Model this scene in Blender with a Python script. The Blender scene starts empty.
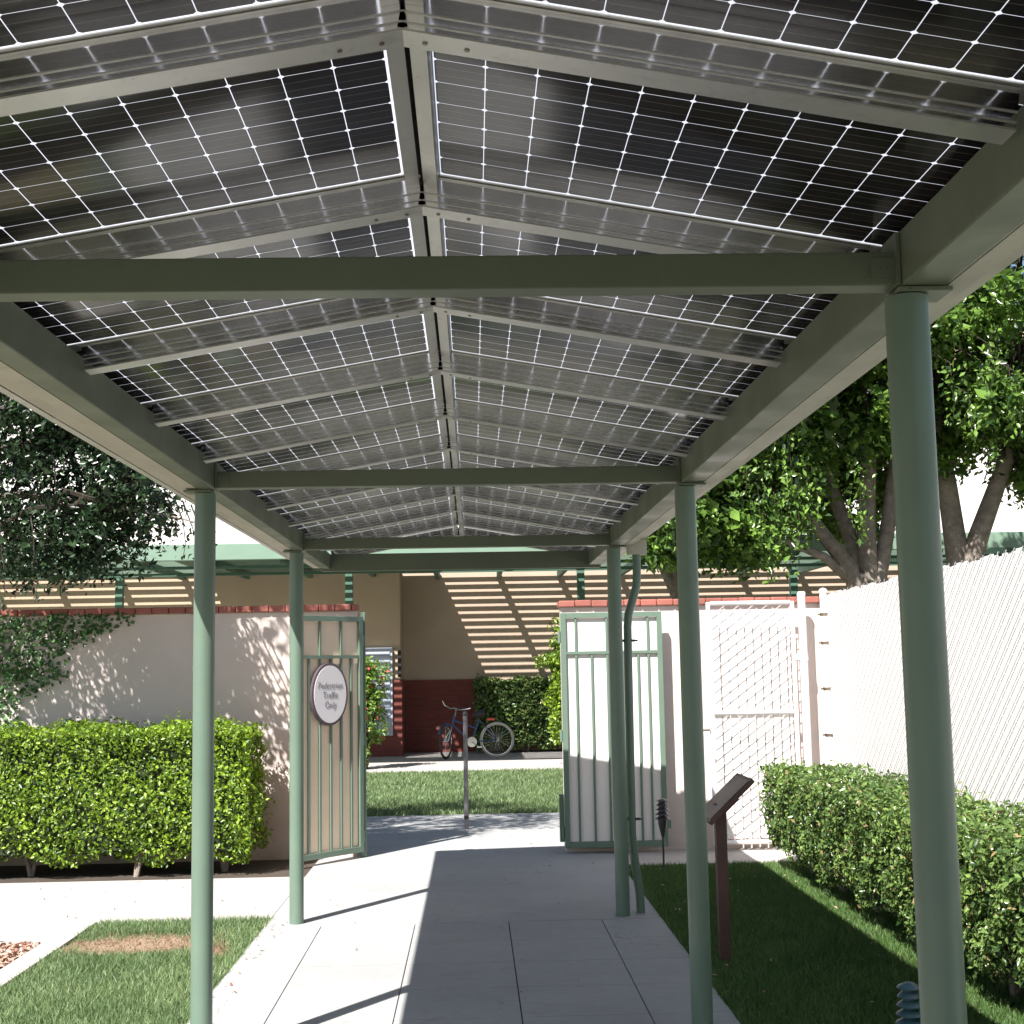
import bpy, bmesh, math, random
import numpy as np
from mathutils import Vector, Matrix
random.seed(7); rng = np.random.default_rng(11)
C = bpy.context.scene.collection
R = math.radians
KX, KY = 0.435, 0.66            # metres the sunlight travels right / away per metre it falls

# ------------------------------------------------------------------ materials
class N:
    def __init__(s, name):
        s.m = bpy.data.materials.new(name); s.m.use_nodes = True
        s.t = s.m.node_tree; s.n = s.t.nodes; s.l = s.t.links
        s.n.clear(); s.out = s.n.new('ShaderNodeOutputMaterial')
    def node(s, typ, ins=None, **kw):
        x = s.n.new(typ)
        for k, v in kw.items(): setattr(x, k, v)
        for k, v in (ins or {}).items():
            if isinstance(v, bpy.types.NodeSocket): s.l.new(v, x.inputs[k])
            else: x.inputs[k].default_value = v
        return x
    def math(s, op, a, b=None, c=None, clamp=False):
        ins = {0: a}
        if b is not None: ins[1] = b
        if c is not None: ins[2] = c
        x = s.node('ShaderNodeMath', ins, operation=op); x.use_clamp = clamp
        return x.outputs[0]
    def mix(s, f, a, b, blend='MIX'):
        x = s.node('ShaderNodeMix', data_type='RGBA', blend_type=blend)
        for i, v in ((0, f), (6, a), (7, b)):
            if isinstance(v, bpy.types.NodeSocket): s.l.new(v, x.inputs[i])
            else: x.inputs[i].default_value = (tuple(v) + (1,))[:4] if not isinstance(v, (int, float)) else v
        return x.outputs[2]
    def noise(s, scale, detail=4, rough=.55, vec=None, dist=0):
        x = s.node('ShaderNodeTexNoise', {'Scale': scale, 'Detail': detail, 'Roughness': rough, 'Distortion': dist})
        s.l.new(vec if vec else s.obj(), x.inputs['Vector']); return x.outputs['Fac']
    def obj(s):
        if not hasattr(s, '_tc'): s._tc = s.node('ShaderNodeTexCoord')
        return s._tc.outputs['Object']
    def pos(s):
        if not hasattr(s, '_g'): s._g = s.node('ShaderNodeNewGeometry')
        return s._g.outputs['Position']
    def ramp(s, f, *stops):
        x = s.node('ShaderNodeValToRGB'); s.l.new(f, x.inputs[0]); e = x.color_ramp.elements
        while len(e) < len(stops): e.new(.5)
        for el, (p, c) in zip(e, stops):
            el.position = p; el.color = (tuple(c) + (1,))[:4] if not isinstance(c, (int, float)) else (c, c, c, 1)
        return x.outputs[0]
    def maprange(s, v, a, b, c=0, d=1):
        return s.node('ShaderNodeMapRange', {0: v, 1: a, 2: b, 3: c, 4: d}).outputs[0]
    def bsdf(s, col, rough=.6, bump=None, bd=.01, bs=.5, **kw):
        x = s.node('ShaderNodeBsdfPrincipled')
        for k, v in (('Base Color', col), ('Roughness', rough)) + tuple(kw.items()):
            if isinstance(v, bpy.types.NodeSocket): s.l.new(v, x.inputs[k])
            else: x.inputs[k].default_value = (tuple(v) + (1,))[:4] if isinstance(v, tuple) else v
        if bump is not None:
            b = s.node('ShaderNodeBump', {'Height': bump, 'Distance': bd, 'Strength': bs})
            s.l.new(b.outputs[0], x.inputs['Normal'])
        return x.outputs[0]
    def done(s, sh): s.l.new(sh, s.out.inputs[0]); return s.m

def paint(name, col, rough=.45, var=.16, bump=.15, spec=.5, dirt=(.12, .10, .07), dirtamt=.25, metallic=0.0):
    n = N(name)
    a = n.noise(3.0, 5); b = n.noise(40, 3)
    c = n.mix(n.maprange(a, .35, .7), col, tuple(x * (1 - var) for x in col))
    st = n.maprange(n.noise(9, 8, .7), .58, .78, 0, dirtamt)
    c = n.mix(st, c, dirt)
    mp = n.node('ShaderNodeMapping', {'Scale': (28, 28, 1.4)}); n.l.new(n.pos(), mp.inputs[0])
    c = n.mix(n.maprange(n.noise(1.0, 5, .65, mp.outputs[0]), .58, .72, 0, dirtamt), c, tuple(x * .6 + y * .4 for x, y in zip(dirt, col)))
    c = n.mix(n.maprange(n.noise(95, 2, .5, n.pos()), .72, .76, 0, dirtamt * 1.6), c, tuple(x * .4 for x in col))
    return n.done(n.bsdf(c, n.maprange(a, .3, .7, rough - .05, rough + .12), bump=b, bd=.002, bs=bump, Metallic=metallic, **{'Specular IOR Level': spec}))

def metal(name, col, rough=.25):
    n = N(name); a = n.noise(6, 5); b = n.noise(60, 3)
    c = n.mix(n.maprange(a, .3, .7), col, tuple(x * .8 for x in col))
    return n.done(n.bsdf(c, n.maprange(b, .3, .7, rough * .8, rough * 1.3), bump=n.noise(9, 1), bd=.001, bs=.04, Metallic=1.0))

def leafmat(name, dark, light, trans=.35, rough=.4, accent=None, acc_at=.97):
    n = N(name)
    g = n.node('ShaderNodeNewGeometry'); r = g.outputs['Random Per Island']
    big = n.noise(2.2, 3)
    stops = [(0, dark), (.75, light), (1, tuple(min(1, x * 1.35) for x in light))]
    c = n.ramp(r, *stops)
    c = n.mix(n.maprange(big, .35, .65, .0, .45), c, dark)
    if accent:
        c = n.mix(n.math('GREATER_THAN', r, acc_at), c, accent)
    p = n.bsdf(c, rough, **{'Specular IOR Level': .45})
    t = n.node('ShaderNodeBsdfTranslucent'); n.l.new(n.mix(.35, c, tuple(min(1, x * 1.6) for x in light)), t.inputs[0])
    m = n.node('ShaderNodeMixShader', {0: trans}); n.l.new(p, m.inputs[1]); n.l.new(t.outputs[0], m.inputs[2])
    return n.done(m.outputs[0])

def concrete(name, c1, c2, speck=.3, stain=(.2, .18, .16)):
    n = N(name); v = n.pos()
    a = n.noise(.9, 6, .6, v); b = n.noise(14, 6, .7, v); f = n.noise(160, 3, .6, v)
    c = n.mix(n.maprange(a, .35, .65), c1, c2)
    c = n.mix(n.maprange(b, .45, .75, 0, .35), c, tuple(x * .78 for x in c2))
    c = n.mix(n.maprange(f, .55, .75, 0, speck), c, tuple(x * .7 for x in c1))
    c = n.mix(n.maprange(n.noise(2.1, 7, .75, v, .6), .58, .72, 0, .5), c, stain)
    vo = n.node('ShaderNodeTexVoronoi', {'Scale': 1.1}, feature='DISTANCE_TO_EDGE'); dv_ = n.node('ShaderNodeVectorMath', operation='ADD')
    nz = n.node('ShaderNodeTexNoise', {'Scale': 3.0, 'Detail': 6}); n.l.new(v, nz.inputs['Vector']); n.l.new(v, dv_.inputs[0]); n.l.new(nz.outputs['Color'], dv_.inputs[1]); n.l.new(dv_.outputs[0], vo.inputs['Vector'])
    ck = n.math('MULTIPLY', n.maprange(vo.outputs['Distance'], .0, .006, 1, 0), n.maprange(n.noise(.7, 2, .5, v), .56, .62, 0, .55))
    c = n.mix(ck, c, tuple(x * .45 for x in stain))
    c = n.mix(n.maprange(n.noise(38, 2, .5, v), .735, .75, 0, .6), c, tuple(x * .4 for x in stain))
    return n.done(n.bsdf(c, .85, bump=f, bd=.003, bs=.35))

def stucco(name, col, grime=.3):
    n = N(name); v = n.pos()
    a = n.noise(1.1, 6, .6, v); f = n.noise(75, 5, .7, v); g = n.noise(24, 3, .6, v)
    c = n.mix(n.maprange(a, .35, .65), col, tuple(x * .9 for x in col))
    sep = n.node('ShaderNodeSeparateXYZ'); n.l.new(v, sep.inputs[0])
    low = n.maprange(sep.outputs[2], .0, .35, 1, 0)
    lown = n.math('MULTIPLY', low, n.maprange(n.noise(5, 5, .7, v), .35, .65, 0, grime))
    c = n.mix(lown, c, (.24, .19, .15))
    h = n.math('ADD', f, n.math('MULTIPLY', g, .8))
    return n.done(n.bsdf(c, .9, bump=h, bd=.006, bs=.45, **{'Specular IOR Level': .2}))

M = {}
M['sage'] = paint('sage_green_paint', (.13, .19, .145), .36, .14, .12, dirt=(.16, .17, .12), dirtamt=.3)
M['sage_beam'] = paint('sage_green_shade_tinted', (.115, .142, .095), .42, .16, .2, dirt=(.12, .11, .08), dirtamt=.45)  # same paint as the posts, with shade and warm bounce put into the colour
M['gutter'] = paint('gutter_paint_bounce_lightened', (.46, .45, .37), .5, .15, .2, dirt=(.14, .12, .09), dirtamt=.4)  # lightened so the colour carries bounce light on the eave underside
M['alu'] = metal('brushed_aluminium', (.74, .73, .72), .11)
M['alu_flat'] = paint('matt_aluminium', (.62, .61, .58), .36, .18, .1, dirt=(.2, .18, .15), dirtamt=.4, metallic=.75)
M['black'] = paint('black_rubber', (.012, .012, .012), .6, .1)
M['screw'] = metal('screw_steel', (.3, .25, .2), .4)
M['white_paint'] = paint('white_paint', (.77, .74, .73), .5, .06, .1, dirt=(.45, .36, .3), dirtamt=.25)
M['wire'] = paint('shadow_grey_wire', (.58, .56, .55), .5, .1)  # wires are white; the grey stands in for their shadow lines on the slats
M['white_slat'] = paint('white_plastic', (.76, .735, .72), .45, .06, .05, dirt=(.5, .42, .38), dirtamt=.2)
M['stucco'] = stucco('white_stucco', (.64, .555, .515))
M['stucco_beige'] = stucco('beige_stucco', (.50, .39, .285), .15)
M['stucco_tan'] = stucco('tan_stucco', (.50, .385, .30), .15)
M['stucco_far'] = stucco('far_white_stucco', (.74, .71, .70), .1)
M['roof'] = paint('pink_roof_tile', (.55, .36, .32), .8, .3)
M['gate_board'] = paint('gate_board_sun_tinted', (.80, .62, .47), .6, .06, .1, dirtamt=.15)  # beige puts the glancing sun on the left gate into the colour
M['gate_board_pale'] = paint('white_gate_board', (.8, .74, .7), .6, .05, .1, dirtamt=.12)
M['concrete'] = concrete('path_concrete', (.34, .34, .335), (.28, .28, .28), .45)
M['concrete2'] = concrete('sidewalk_concrete', (.39, .365, .345), (.34, .315, .30), .35)
M['joint'] = paint('joint_dirt', (.07, .065, .06), .9, .2)
M['soil'] = concrete('dark_soil', (.035, .026, .02), (.06, .045, .032), .6)
M['mulch_base'] = concrete('mulch_soil', (.26, .17, .13), (.34, .24, .19), .6)
M['ground'] = concrete('bare_ground', (.10, .11, .06), (.085, .08, .05), .5)
M['bark'] = None
n = N('grey_bark'); a = n.noise(7, 7, .7); b = n.noise(30, 5, .7)
M['bark'] = n.done(n.bsdf(n.mix(n.maprange(a, .35, .65), (.30, .25, .215), (.15, .12, .10)), .9, bump=b, bd=.03, bs=.7))
M['twig'] = paint('dark_twig', (.04, .032, .022), .9, .3)
M['leaf_hedge'] = leafmat('bright_hedge_leaf', (.04, .095, .012), (.26, .38, .03), .33, .38)
M['leaf_box'] = leafmat('boxwood_leaf', (.025, .06, .018), (.175, .26, .065), .22, .25, (.26, .2, .09), .965)
M['leaf_ficus'] = leafmat('ficus_leaf', (.014, .042, .014), (.17, .29, .05), .33, .27)
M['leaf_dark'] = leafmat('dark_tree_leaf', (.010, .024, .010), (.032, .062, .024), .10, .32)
M['leaf_vine'] = leafmat('vine_leaf', (.02, .07, .02), (.09, .19, .05), .2, .4)
M['leaf_flower'] = leafmat('flower_bush_leaf', (.06, .13, .02), (.22, .34, .06), .35, .4, (.65, .06, .07), .95)
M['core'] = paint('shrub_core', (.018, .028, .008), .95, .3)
M['brick'] = None
n = N('red_brick'); 
bt = n.node('ShaderNodeTexBrick', {'Scale': 1.0, 'Color1': (.23, .045, .032, 1), 'Color2': (.17, .035, .028, 1), 'Mortar': (.14, .07, .055, 1), 'Mortar Size': .006, 'Brick Width': .2, 'Row Height': .066})
mp = n.node('ShaderNodeMapping', {'Rotation': (R(90), 0, 0)}); n.l.new(n.pos(), mp.inputs[0]); n.l.new(mp.outputs[0], bt.inputs['Vector'])
M['brick'] = n.done(n.bsdf(n.mix(n.maprange(n.noise(9, 4), .3, .7, 0, .3), bt.outputs[0], (.1, .03, .025)), .8, bump=bt.outputs['Fac'], bd=-.004, bs=.6))
M['coping'] = paint('red_clay_tile', (.33, .105, .08), .7, .35, .3, dirt=(.46, .34, .29), dirtamt=.7)
M['green_dark'] = paint('pergola_green', (.075, .16, .115), .55, .15, .1)
M['green_light'] = paint('fascia_green', (.19, .285, .215), .5, .12, .1)
M['brown'] = paint('brown_stained_wood', (.095, .045, .035), .5, .35, .35, dirt=(.05, .03, .02), dirtamt=.4)
M['brown_face'] = paint('brown_board_face', (.13, .085, .075), .45, .35, .3)
M['bronze'] = paint('dark_bronze', (.045, .04, .045), .4, .25, .2)
M['teal'] = paint('teal_lamp_paint', (.05, .11, .13), .4, .2, .2)
M['post_grey'] = paint('weathered_grey_post', (.2, .19, .195), .5, .2, .2)
M['sign_white'] = paint('sign_face', (.72, .68, .7), .45, .03, .03, dirtamt=.06)
M['sign_rim'] = paint('sign_rim', (.085, .06, .075), .4, .1)
M['sign_ink'] = paint('sign_ink', (.15, .14, .16), .5, .05)
M['blue'] = paint('blue_bike_paint', (.03, .06, .17), .3, .1)
M['tyre'] = paint('tyre_rubber', (.03, .03, .03), .7, .2)
M['tyre_pale'] = paint('grey_tyre', (.42, .41, .40), .6, .15)
M['chrome'] = metal('chrome', (.7, .7, .7), .18)
M['red_reflector'] = paint('red_plastic', (.6, .08, .05), .3, .1)
M['window'] = paint('pale_blue_shutter', (.42, .46, .55), .4, .1)

def grassmat(name, c1, c2, c3, patch=None, sc=1.0):
    n = N(name); g = n.node('ShaderNodeNewGeometry'); r = g.outputs['Random Per Island']
    c = n.ramp(r, (0, c1), (.7, c2), (1, c3))
    c = n.mix(n.maprange(n.noise(1.7 * sc, 4, .6, n.pos()), .4, .65, 0, .6), c, c1)
    dry = n.maprange(n.noise(5 * sc, 5, .7, n.pos()), .60, .75, 0, .5)
    c = n.mix(dry, c, (.30, .24, .11))
    if patch:
        for (cx, cy, rx, ry) in patch:
            s = n.node('ShaderNodeSeparateXYZ'); n.l.new(n.pos(), s.inputs[0])
            dx = n.math('DIVIDE', n.math('SUBTRACT', s.outputs[0], cx), rx); dy = n.math('DIVIDE', n.math('SUBTRACT', s.outputs[1], cy), ry)
            d = n.math('ADD', n.math('MULTIPLY', dx, dx), n.math('MULTIPLY', dy, dy))
            d = n.math('ADD', d, n.maprange(n.noise(9, 5, .7, n.pos()), .3, .7, -.9, .9))
            c = n.mix(n.maprange(d, .5, 1.15, 1, 0), c, n.ramp(r, (0, (.19, .12, .075)), (1, (.34, .25, .165))))
    p = n.bsdf(c, .55); t = n.node('ShaderNodeBsdfTranslucent'); n.l.new(c, t.inputs[0])
    m = n.node('ShaderNodeMixShader', {0: .3}); n.l.new(p, m.inputs[1]); n.l.new(t.outputs[0], m.inputs[2])
    return n.done(m.outputs[0])
PATCH = [(-2.02, 8.42, .48, .30), (-1.55, 8.15, .12, .16)]
M['grass'] = grassmat('lawn_blades', (.085, .145, .055), (.19, .27, .11), (.32, .39, .19), PATCH)
M['grass_r'] = grassmat('lawn_blades_shade_darkened', (.05, .11, .025), (.10, .19, .045), (.19, .26, .08))  # darker copy of the lawn blades, with canopy shade put into the colour
M['thatch'] = concrete('lawn_soil', (.075, .09, .03), (.11, .10, .05), .6)
n = N('lawn_thatch_with_dry_patch')
c = n.mix(n.maprange(n.noise(60, 5, .7, n.pos()), .35, .65), (.06, .085, .025), (.12, .12, .05))
s = n.node('ShaderNodeSeparateXYZ'); n.l.new(n.pos(), s.inputs[0])
for (cx, cy, rx, ry) in PATCH:
    dx = n.math('DIVIDE', n.math('SUBTRACT', s.outputs[0], cx), rx); dy = n.math('DIVIDE', n.math('SUBTRACT', s.outputs[1], cy), ry)
    d = n.math('ADD', n.math('ADD', n.math('MULTIPLY', dx, dx), n.math('MULTIPLY', dy, dy)), n.maprange(n.noise(9, 5, .7, n.pos()), .3, .7, -.6, .6))
    c = n.mix(n.maprange(d, .5, 1.15, 1, 0), c, (.25, .175, .115))
M['thatch_l'] = n.done(n.bsdf(c, .95))
M['chip'] = leafmat('mulch_chip', (.22, .09, .06), (.52, .38, .30), .0, .8)

# bifacial solar laminate: dark square cells with cut corners, bright translucent gaps
CS, X0, NC, V0, NR = .0959, .0445, 14, .061, 8
n = N('bifacial_solar_cells')
s = n.node('ShaderNodeSeparateXYZ'); n.l.new(n.obj(), s.inputs[0])
u = n.math('DIVIDE', n.math('SUBTRACT', n.math('ABSOLUTE', s.outputs[0]), X0), CS)
v = n.math('DIVIDE', n.math('SUBTRACT', s.outputs[1], V0), CS)
fu = n.math('FRACT', n.math('ADD', u, 50)); fv = n.math('FRACT', n.math('ADD', v, 50))
du = n.math('MINIMUM', fu, n.math('SUBTRACT', 1, fu)); dv = n.math('MINIMUM', fv, n.math('SUBTRACT', 1, fv))
def smooth_less(x, a, soft): return n.maprange(x, a - soft, a + soft, 1, 0)
gap = n.math('MAXIMUM', smooth_less(du, .0085, .004), smooth_less(dv, .0065, .004))
gap = n.math('MAXIMUM', gap, smooth_less(n.math('ADD', du, dv), .075, .006))
out = n.math('MAXIMUM', n.math('MAXIMUM', n.math('LESS_THAN', u, 0), n.math('GREATER_THAN', u, NC)), n.math('MAXIMUM', n.math('LESS_THAN', v, 0), n.math('GREATER_THAN', v, NR)))
gap = n.math('MAXIMUM', gap, out)
b1 = smooth_less(n.math('ABSOLUTE', n.math('SUBTRACT', fv, .33)), .007, .003); b2 = smooth_less(n.math('ABSOLUTE', n.math('SUBTRACT', fv, .67)), .007, .003)
bus = n.math('MAXIMUM', b1, b2)
cellid = n.node('ShaderNodeCombineXYZ'); n.l.new(n.math('FLOOR', u), cellid.inputs[0]); n.l.new(n.math('FLOOR', v), cellid.inputs[1])
wn = n.node('ShaderNodeTexWhiteNoise', noise_dimensions='3D'); n.l.new(cellid.outputs[0], wn.inputs[0])
finger = n.node('ShaderNodeTexWave', {'Scale': 90.0, 'Distortion': 0}, bands_direction='X'); n.l.new(n.obj(), finger.inputs['Vector'])
cellc = n.mix(wn.outputs[0], (.010, .008, .011), (.019, .015, .017))
cellc = n.mix(n.math('MULTIPLY', finger.outputs['Fac'], .2), cellc, (.035, .03, .028))
cellc = n.mix(n.math('MULTIPLY', bus, .75), cellc, (.20, .18, .16))
cell = n.bsdf(cellc, n.maprange(n.noise(5, 3), .3, .7, .13, .2), **{'Specular IOR Level': .42, 'Coat Weight': .08, 'Coat Roughness': .08})
tr = n.node('ShaderNodeBsdfTranslucent', {'Color': (.40, .42, .47, 1)}); gl = n.bsdf((.5, .5, .52), .3)
gm = n.node('ShaderNodeMixShader', {0: .3}); n.l.new(tr.outputs[0], gm.inputs[1]); n.l.new(gl, gm.inputs[2])
mm = n.node('ShaderNodeMixShader'); n.l.new(gap, mm.inputs[0]); n.l.new(cell, mm.inputs[1]); n.l.new(gm.outputs[0], mm.inputs[2])
M['cells'] = n.done(mm.outputs[0])

# ------------------------------------------------------------------ mesh helpers
class MB:
    def __init__(s): s.v = []; s.f = []; s.mi = []
    def add(s, vs, fs, mi=0):
        o = len(s.v); s.v += [tuple(x) for x in vs]; s.f += [tuple(i + o for i in f) for f in fs]; s.mi += [mi] * len(fs); return s
    def box(s, a, b, mi=0, mat=None):
        (x0, y0, z0), (x1, y1, z1) = a, b
        vs = [Vector(p) for p in ((x0, y0, z0), (x1, y0, z0), (x1, y1, z0), (x0, y1, z0), (x0, y0, z1), (x1, y0, z1), (x1, y1, z1), (x0, y1, z1))]
        if mat: vs = [mat @ p for p in vs]
        return s.add(vs, [(0, 3, 2, 1), (4, 5, 6, 7), (0, 1, 5, 4), (1, 2, 6, 5), (2, 3, 7, 6), (3, 0, 4, 7)], mi)
    def cbox(s, a, b, c=.004, mi=0, mat=None):      # box with chamfered vertical+horizontal edges via bmesh
        bm = bmesh.new(); bmesh.ops.create_cube(bm, size=1)
        for q in bm.verts: q.co = Vector([(a[i] + b[i]) / 2 + q.co[i] * (b[i] - a[i]) for i in range(3)])
        bmesh.ops.bevel(bm, geom=bm.edges[:], offset=c, segments=2, affect='EDGES', profile=.6)
        bm.verts.index_update(); vs = [mat @ q.co if mat else q.co.copy() for q in bm.verts]
        s.add(vs, [[q.index for q in f.verts] for f in bm.faces], mi); bm.free(); return s
    def tube(s, pts, rad, seg=12, mi=0, caps=True):
        pts = [Vector(p) for p in pts]; k = len(pts)
        rad = rad if isinstance(rad, (list, tuple)) else [rad] * k
        vs = []; fs = []; up = None
        for i, p in enumerate(pts):
            t = (pts[min(i + 1, k - 1)] - pts[max(i - 1, 0)]).normalized()
            if up is None: up = t.orthogonal().normalized()
            up = (up - t * up.dot(t)).normalized(); sd = t.cross(up)
            for j in range(seg):
                an = 2 * math.pi * j / seg; vs.append(p + (up * math.cos(an) + sd * math.sin(an)) * rad[i])
        for i in range(k - 1):
            for j in range(seg):
                a = i * seg + j; b = i * seg + (j + 1) % seg; fs.append((a, b, b + seg, a + seg))
        if caps: fs.append(tuple(range(seg))[::-1]); fs.append(tuple((k - 1) * seg + j for j in range(seg)))
        return s.add(vs, fs, mi)
    def lathe(s, prof, c=(0, 0), seg=20, mi=0):
        vs = []; fs = []
        for r, z in prof:
            for j in range(seg): an = 2 * math.pi * j / seg; vs.append((c[0] + r * math.cos(an), c[1] + r * math.sin(an), z))
        for i in range(len(prof) - 1):
            for j in range(seg):
                a = i * seg + j; b = i * seg + (j + 1) % seg; fs.append((a, b, b + seg, a + seg))
        fs.append(tuple(range(seg))[::-1]); fs.append(tuple((len(prof) - 1) * seg + j for j in range(seg)))
        return s.add(vs, fs, mi)
    def prism(s, prof, p0, p1, mi=0):             # profile (x,z offsets) swept from p0 to p1 (same axes)
        k = len(prof); vs = [(p0[0] + a, p0[1], p0[2] + b) for a, b in prof] + [(p1[0] + a, p1[1], p1[2] + b) for a, b in prof]
        fs = [(i, (i + 1) % k, k + (i + 1) % k, k + i) for i in range(k)] + [tuple(range(k))[::-1], tuple(range(k, 2 * k))]
        return s.add(vs, fs, mi)
    def build(s, name, mats, parent=None, smooth=False, loc=None):
        me = bpy.data.meshes.new(name); me.from_pydata(s.v, [], s.f)
        mats = mats if isinstance(mats, (list, tuple)) else [mats]
        for m in mats: me.materials.append(m)
        me.polygons.foreach_set('material_index', s.mi)
        if smooth: me.polygons.foreach_set('use_smooth', [True] * len(s.f))
        bm = bmesh.new(); bm.from_mesh(me); bmesh.ops.recalc_face_normals(bm, faces=bm.faces); bm.to_mesh(me); bm.free()
        me.update(); return link(name, me, parent, loc)
def link(name, me, parent=None, loc=None):
    o = bpy.data.objects.new(name, me); C.objects.link(o)
    if loc: o.location = loc
    if parent: setpar(o, parent)
    return o
def setpar(o, p):
    o.parent = p
    o.matrix_parent_inverse = wm(p).inverted()
def wm(o):
    m = Matrix.LocRotScale(o.location, o.rotation_euler, o.scale)
    return (wm(o.parent) @ o.matrix_parent_inverse @ m) if o.parent else m
def localpar(o, p): o.parent = p; return o        # child written in its parent's own coordinates
def tag(o, label=None, cat=None, group=None, kind=None):
    if label: o['label'] = label
    if cat: o['category'] = cat
    if group: o['group'] = group
    if kind: o['kind'] = kind
    return o
def thing(name, label, cat, loc=(0, 0, 0), rz=0, group=None):
    o = bpy.data.objects.new(name, None); C.objects.link(o); o.location = loc; o.rotation_euler = (0, 0, rz); o.empty_display_size = .1
    return tag(o, label, cat, group)
def copy_tree(o, parent=None):
    c = o.copy(); C.objects.link(c)
    if parent: c.parent = parent
    for ch in list(o.children): copy_tree(ch, c)
    return c
def autosmooth(o, ang=40):
    me = o.data
    me.polygons.foreach_set('use_smooth', [True] * len(me.polygons))
    me.set_sharp_from_angle(angle=R(ang)); return o
def sheet(name, pts, z, mat, kind='structure', label=None, cat=None, parent=None):
    mb = MB(); mb.add([(x, y, z) for x, y in pts], [tuple(range(len(pts)))]); o = mb.build(name, mat, parent)
    return tag(o, kind=kind) if not label else tag(o, label, cat, kind=kind)

# fast leaf / blade meshes
def tri_mesh(name, V, F, mat, parent=None):
    me = bpy.data.meshes.new(name); nv, nf = len(V), len(F); k = F.shape[1]
    me.vertices.add(nv); me.vertices.foreach_set('co', V.astype(np.float32).ravel())
    me.loops.add(nf * k); me.loops.foreach_set('vertex_index', F.astype(np.int32).ravel())
    me.polygons.add(nf); me.polygons.foreach_set('loop_start', np.arange(0, nf * k, k, dtype=np.int32))
    me.materials.append(mat); me.update(calc_edges=True); me.validate()
    return link(name, me, parent)
def leaves(name, P, Nrm, size, mat, parent=None, aspect=.5, jitter=.8, droop=0.):
    n_ = len(P); Nn = Nrm + rng.normal(0, jitter, (n_, 3)); Nn /= np.linalg.norm(Nn, axis=1, keepdims=True) + 1e-9
    t = rng.normal(0, 1, (n_, 3)); t[:, 2] -= droop; t -= Nn * (t * Nn).sum(1, keepdims=True); t /= np.linalg.norm(t, axis=1, keepdims=True) + 1e-9
    b = np.cross(Nn, t); L = (size * rng.uniform(.5, 1.35, n_))[:, None]; W = L * aspect
    fold = Nn * L * .12
    V = np.stack([P - t * L * .5, P + b * W * .5 + fold, P + t * L * .5, P - b * W * .5 + fold], 1).reshape(-1, 3)
    i = np.arange(n_)[:, None] * 4
    F = np.concatenate([i + [0, 1, 2], i + [0, 2, 3]], 0)
    return tri_mesh(name, V, F, mat, parent)
def blades(name, P, h, w, mat, kind='stuff', lean=.5):
    n_ = len(P); H = h * rng.uniform(.5, 1.25, n_); an = rng.uniform(0, 2 * math.pi, n_)
    d = np.stack([np.cos(an), np.sin(an), np.zeros(n_)], 1) * (w / 2)
    lz = rng.normal(0, lean, (n_, 2)) * H[:, None]
    tip = P + np.column_stack([lz, H])
    V = np.stack([P - d, P + d, tip], 1).reshape(-1, 3); F = np.arange(n_ * 3).reshape(-1, 3)
    o = tri_mesh(name, V, F, mat); o['kind'] = kind; return o
def in_poly(P, poly):
    x, y = P[:, 0], P[:, 1]; ins = np.zeros(len(P), bool); k = len(poly)
    for i in range(k):
        (x0, y0), (x1, y1) = poly[i], poly[(i + 1) % k]
        c = ((y0 > y) != (y1 > y)) & (x < (x1 - x0) * (y - y0) / (y1 - y0 + 1e-12) + x0); ins ^= c
    return ins

# ------------------------------------------------------------------ ground
sheet('ground', [(-250, -250), (250, -250), (250, 250), (-250, 250)], -.05, M['ground'])
# tiled walk under the canopy: slabs with real joints over a dark bed
sheet('walk_bed', [(-1.34, -6), (1.17, -6), (1.17, 8.83), (-1.34, 8.83)], -.012, M['joint'])
mb = MB(); xs = [-1.34, -.98, -.39, .2, .79, 1.17]; ys = [8.83 - .592 * i for i in range(25)]
for j in range(len(ys) - 1):
    for i in range(5):
        g = .003; gx0 = 0 if i == 0 else g; gx1 = 0 if i == 4 else g
        gy = .0018 if j else .004
        mb.box((xs[i] + gx0, ys[j + 1] + .0018, -.06), (xs[i + 1] - gx1, ys[j] - gy, 0.0))
o = mb.build('path', M['concrete']); tag(o, kind='structure')
# apron between the walk and the gates, sidewalk to the left, path to the right
o = MB().box((-1.34, 8.835, -.06), (1.17, 12.6, 0)).box((-1.34, 12.605, -.06), (3.6, 15.2, 0)).box((-5.5, 12.2, -.061), (-1.345, 15.2, -.001)).build('apron', M['concrete']); tag(o, kind='structure')
o = MB().box((1.175, 11.14, -.06), (3.05, 12.6, -.001)).build('right_path', M['concrete2']); tag(o, kind='structure')
o = MB().box((-7.5, 9.14, -.06), (-1.345, 10.93, -.0005)).box((-7.5, 8.53, -.06), (-2.62, 9.1396, -.0005)).build('sidewalk', M['concrete2']); tag(o, kind='structure')
o = MB().box((-2.615, -2, -.06), (-2.47, 9.1396, .004)).build('kerb_strip', M['concrete2']); tag(o, kind='structure')
sheet('planting_bed', [(-7.5, 10.94), (-1.345, 10.94), (-1.345, 12.0), (-7.5, 12.0)], -.012, M['soil'])
sheet('mulch_soil', [(-6, -2), (-2.62, -2), (-2.62, 8.52), (-6, 8.52)], -.012, M['mulch_base'])
P = np.column_stack([rng.uniform(-4.2, -2.63, 9000), rng.uniform(5.5, 8.52, 9000), rng.uniform(-.008, .012, 9000)])
o = leaves('mulch', P, np.tile([0, 0, 1.], (9000, 1)), .045, M['chip'], aspect=.45, jitter=.5); o['kind'] = 'stuff'
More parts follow.
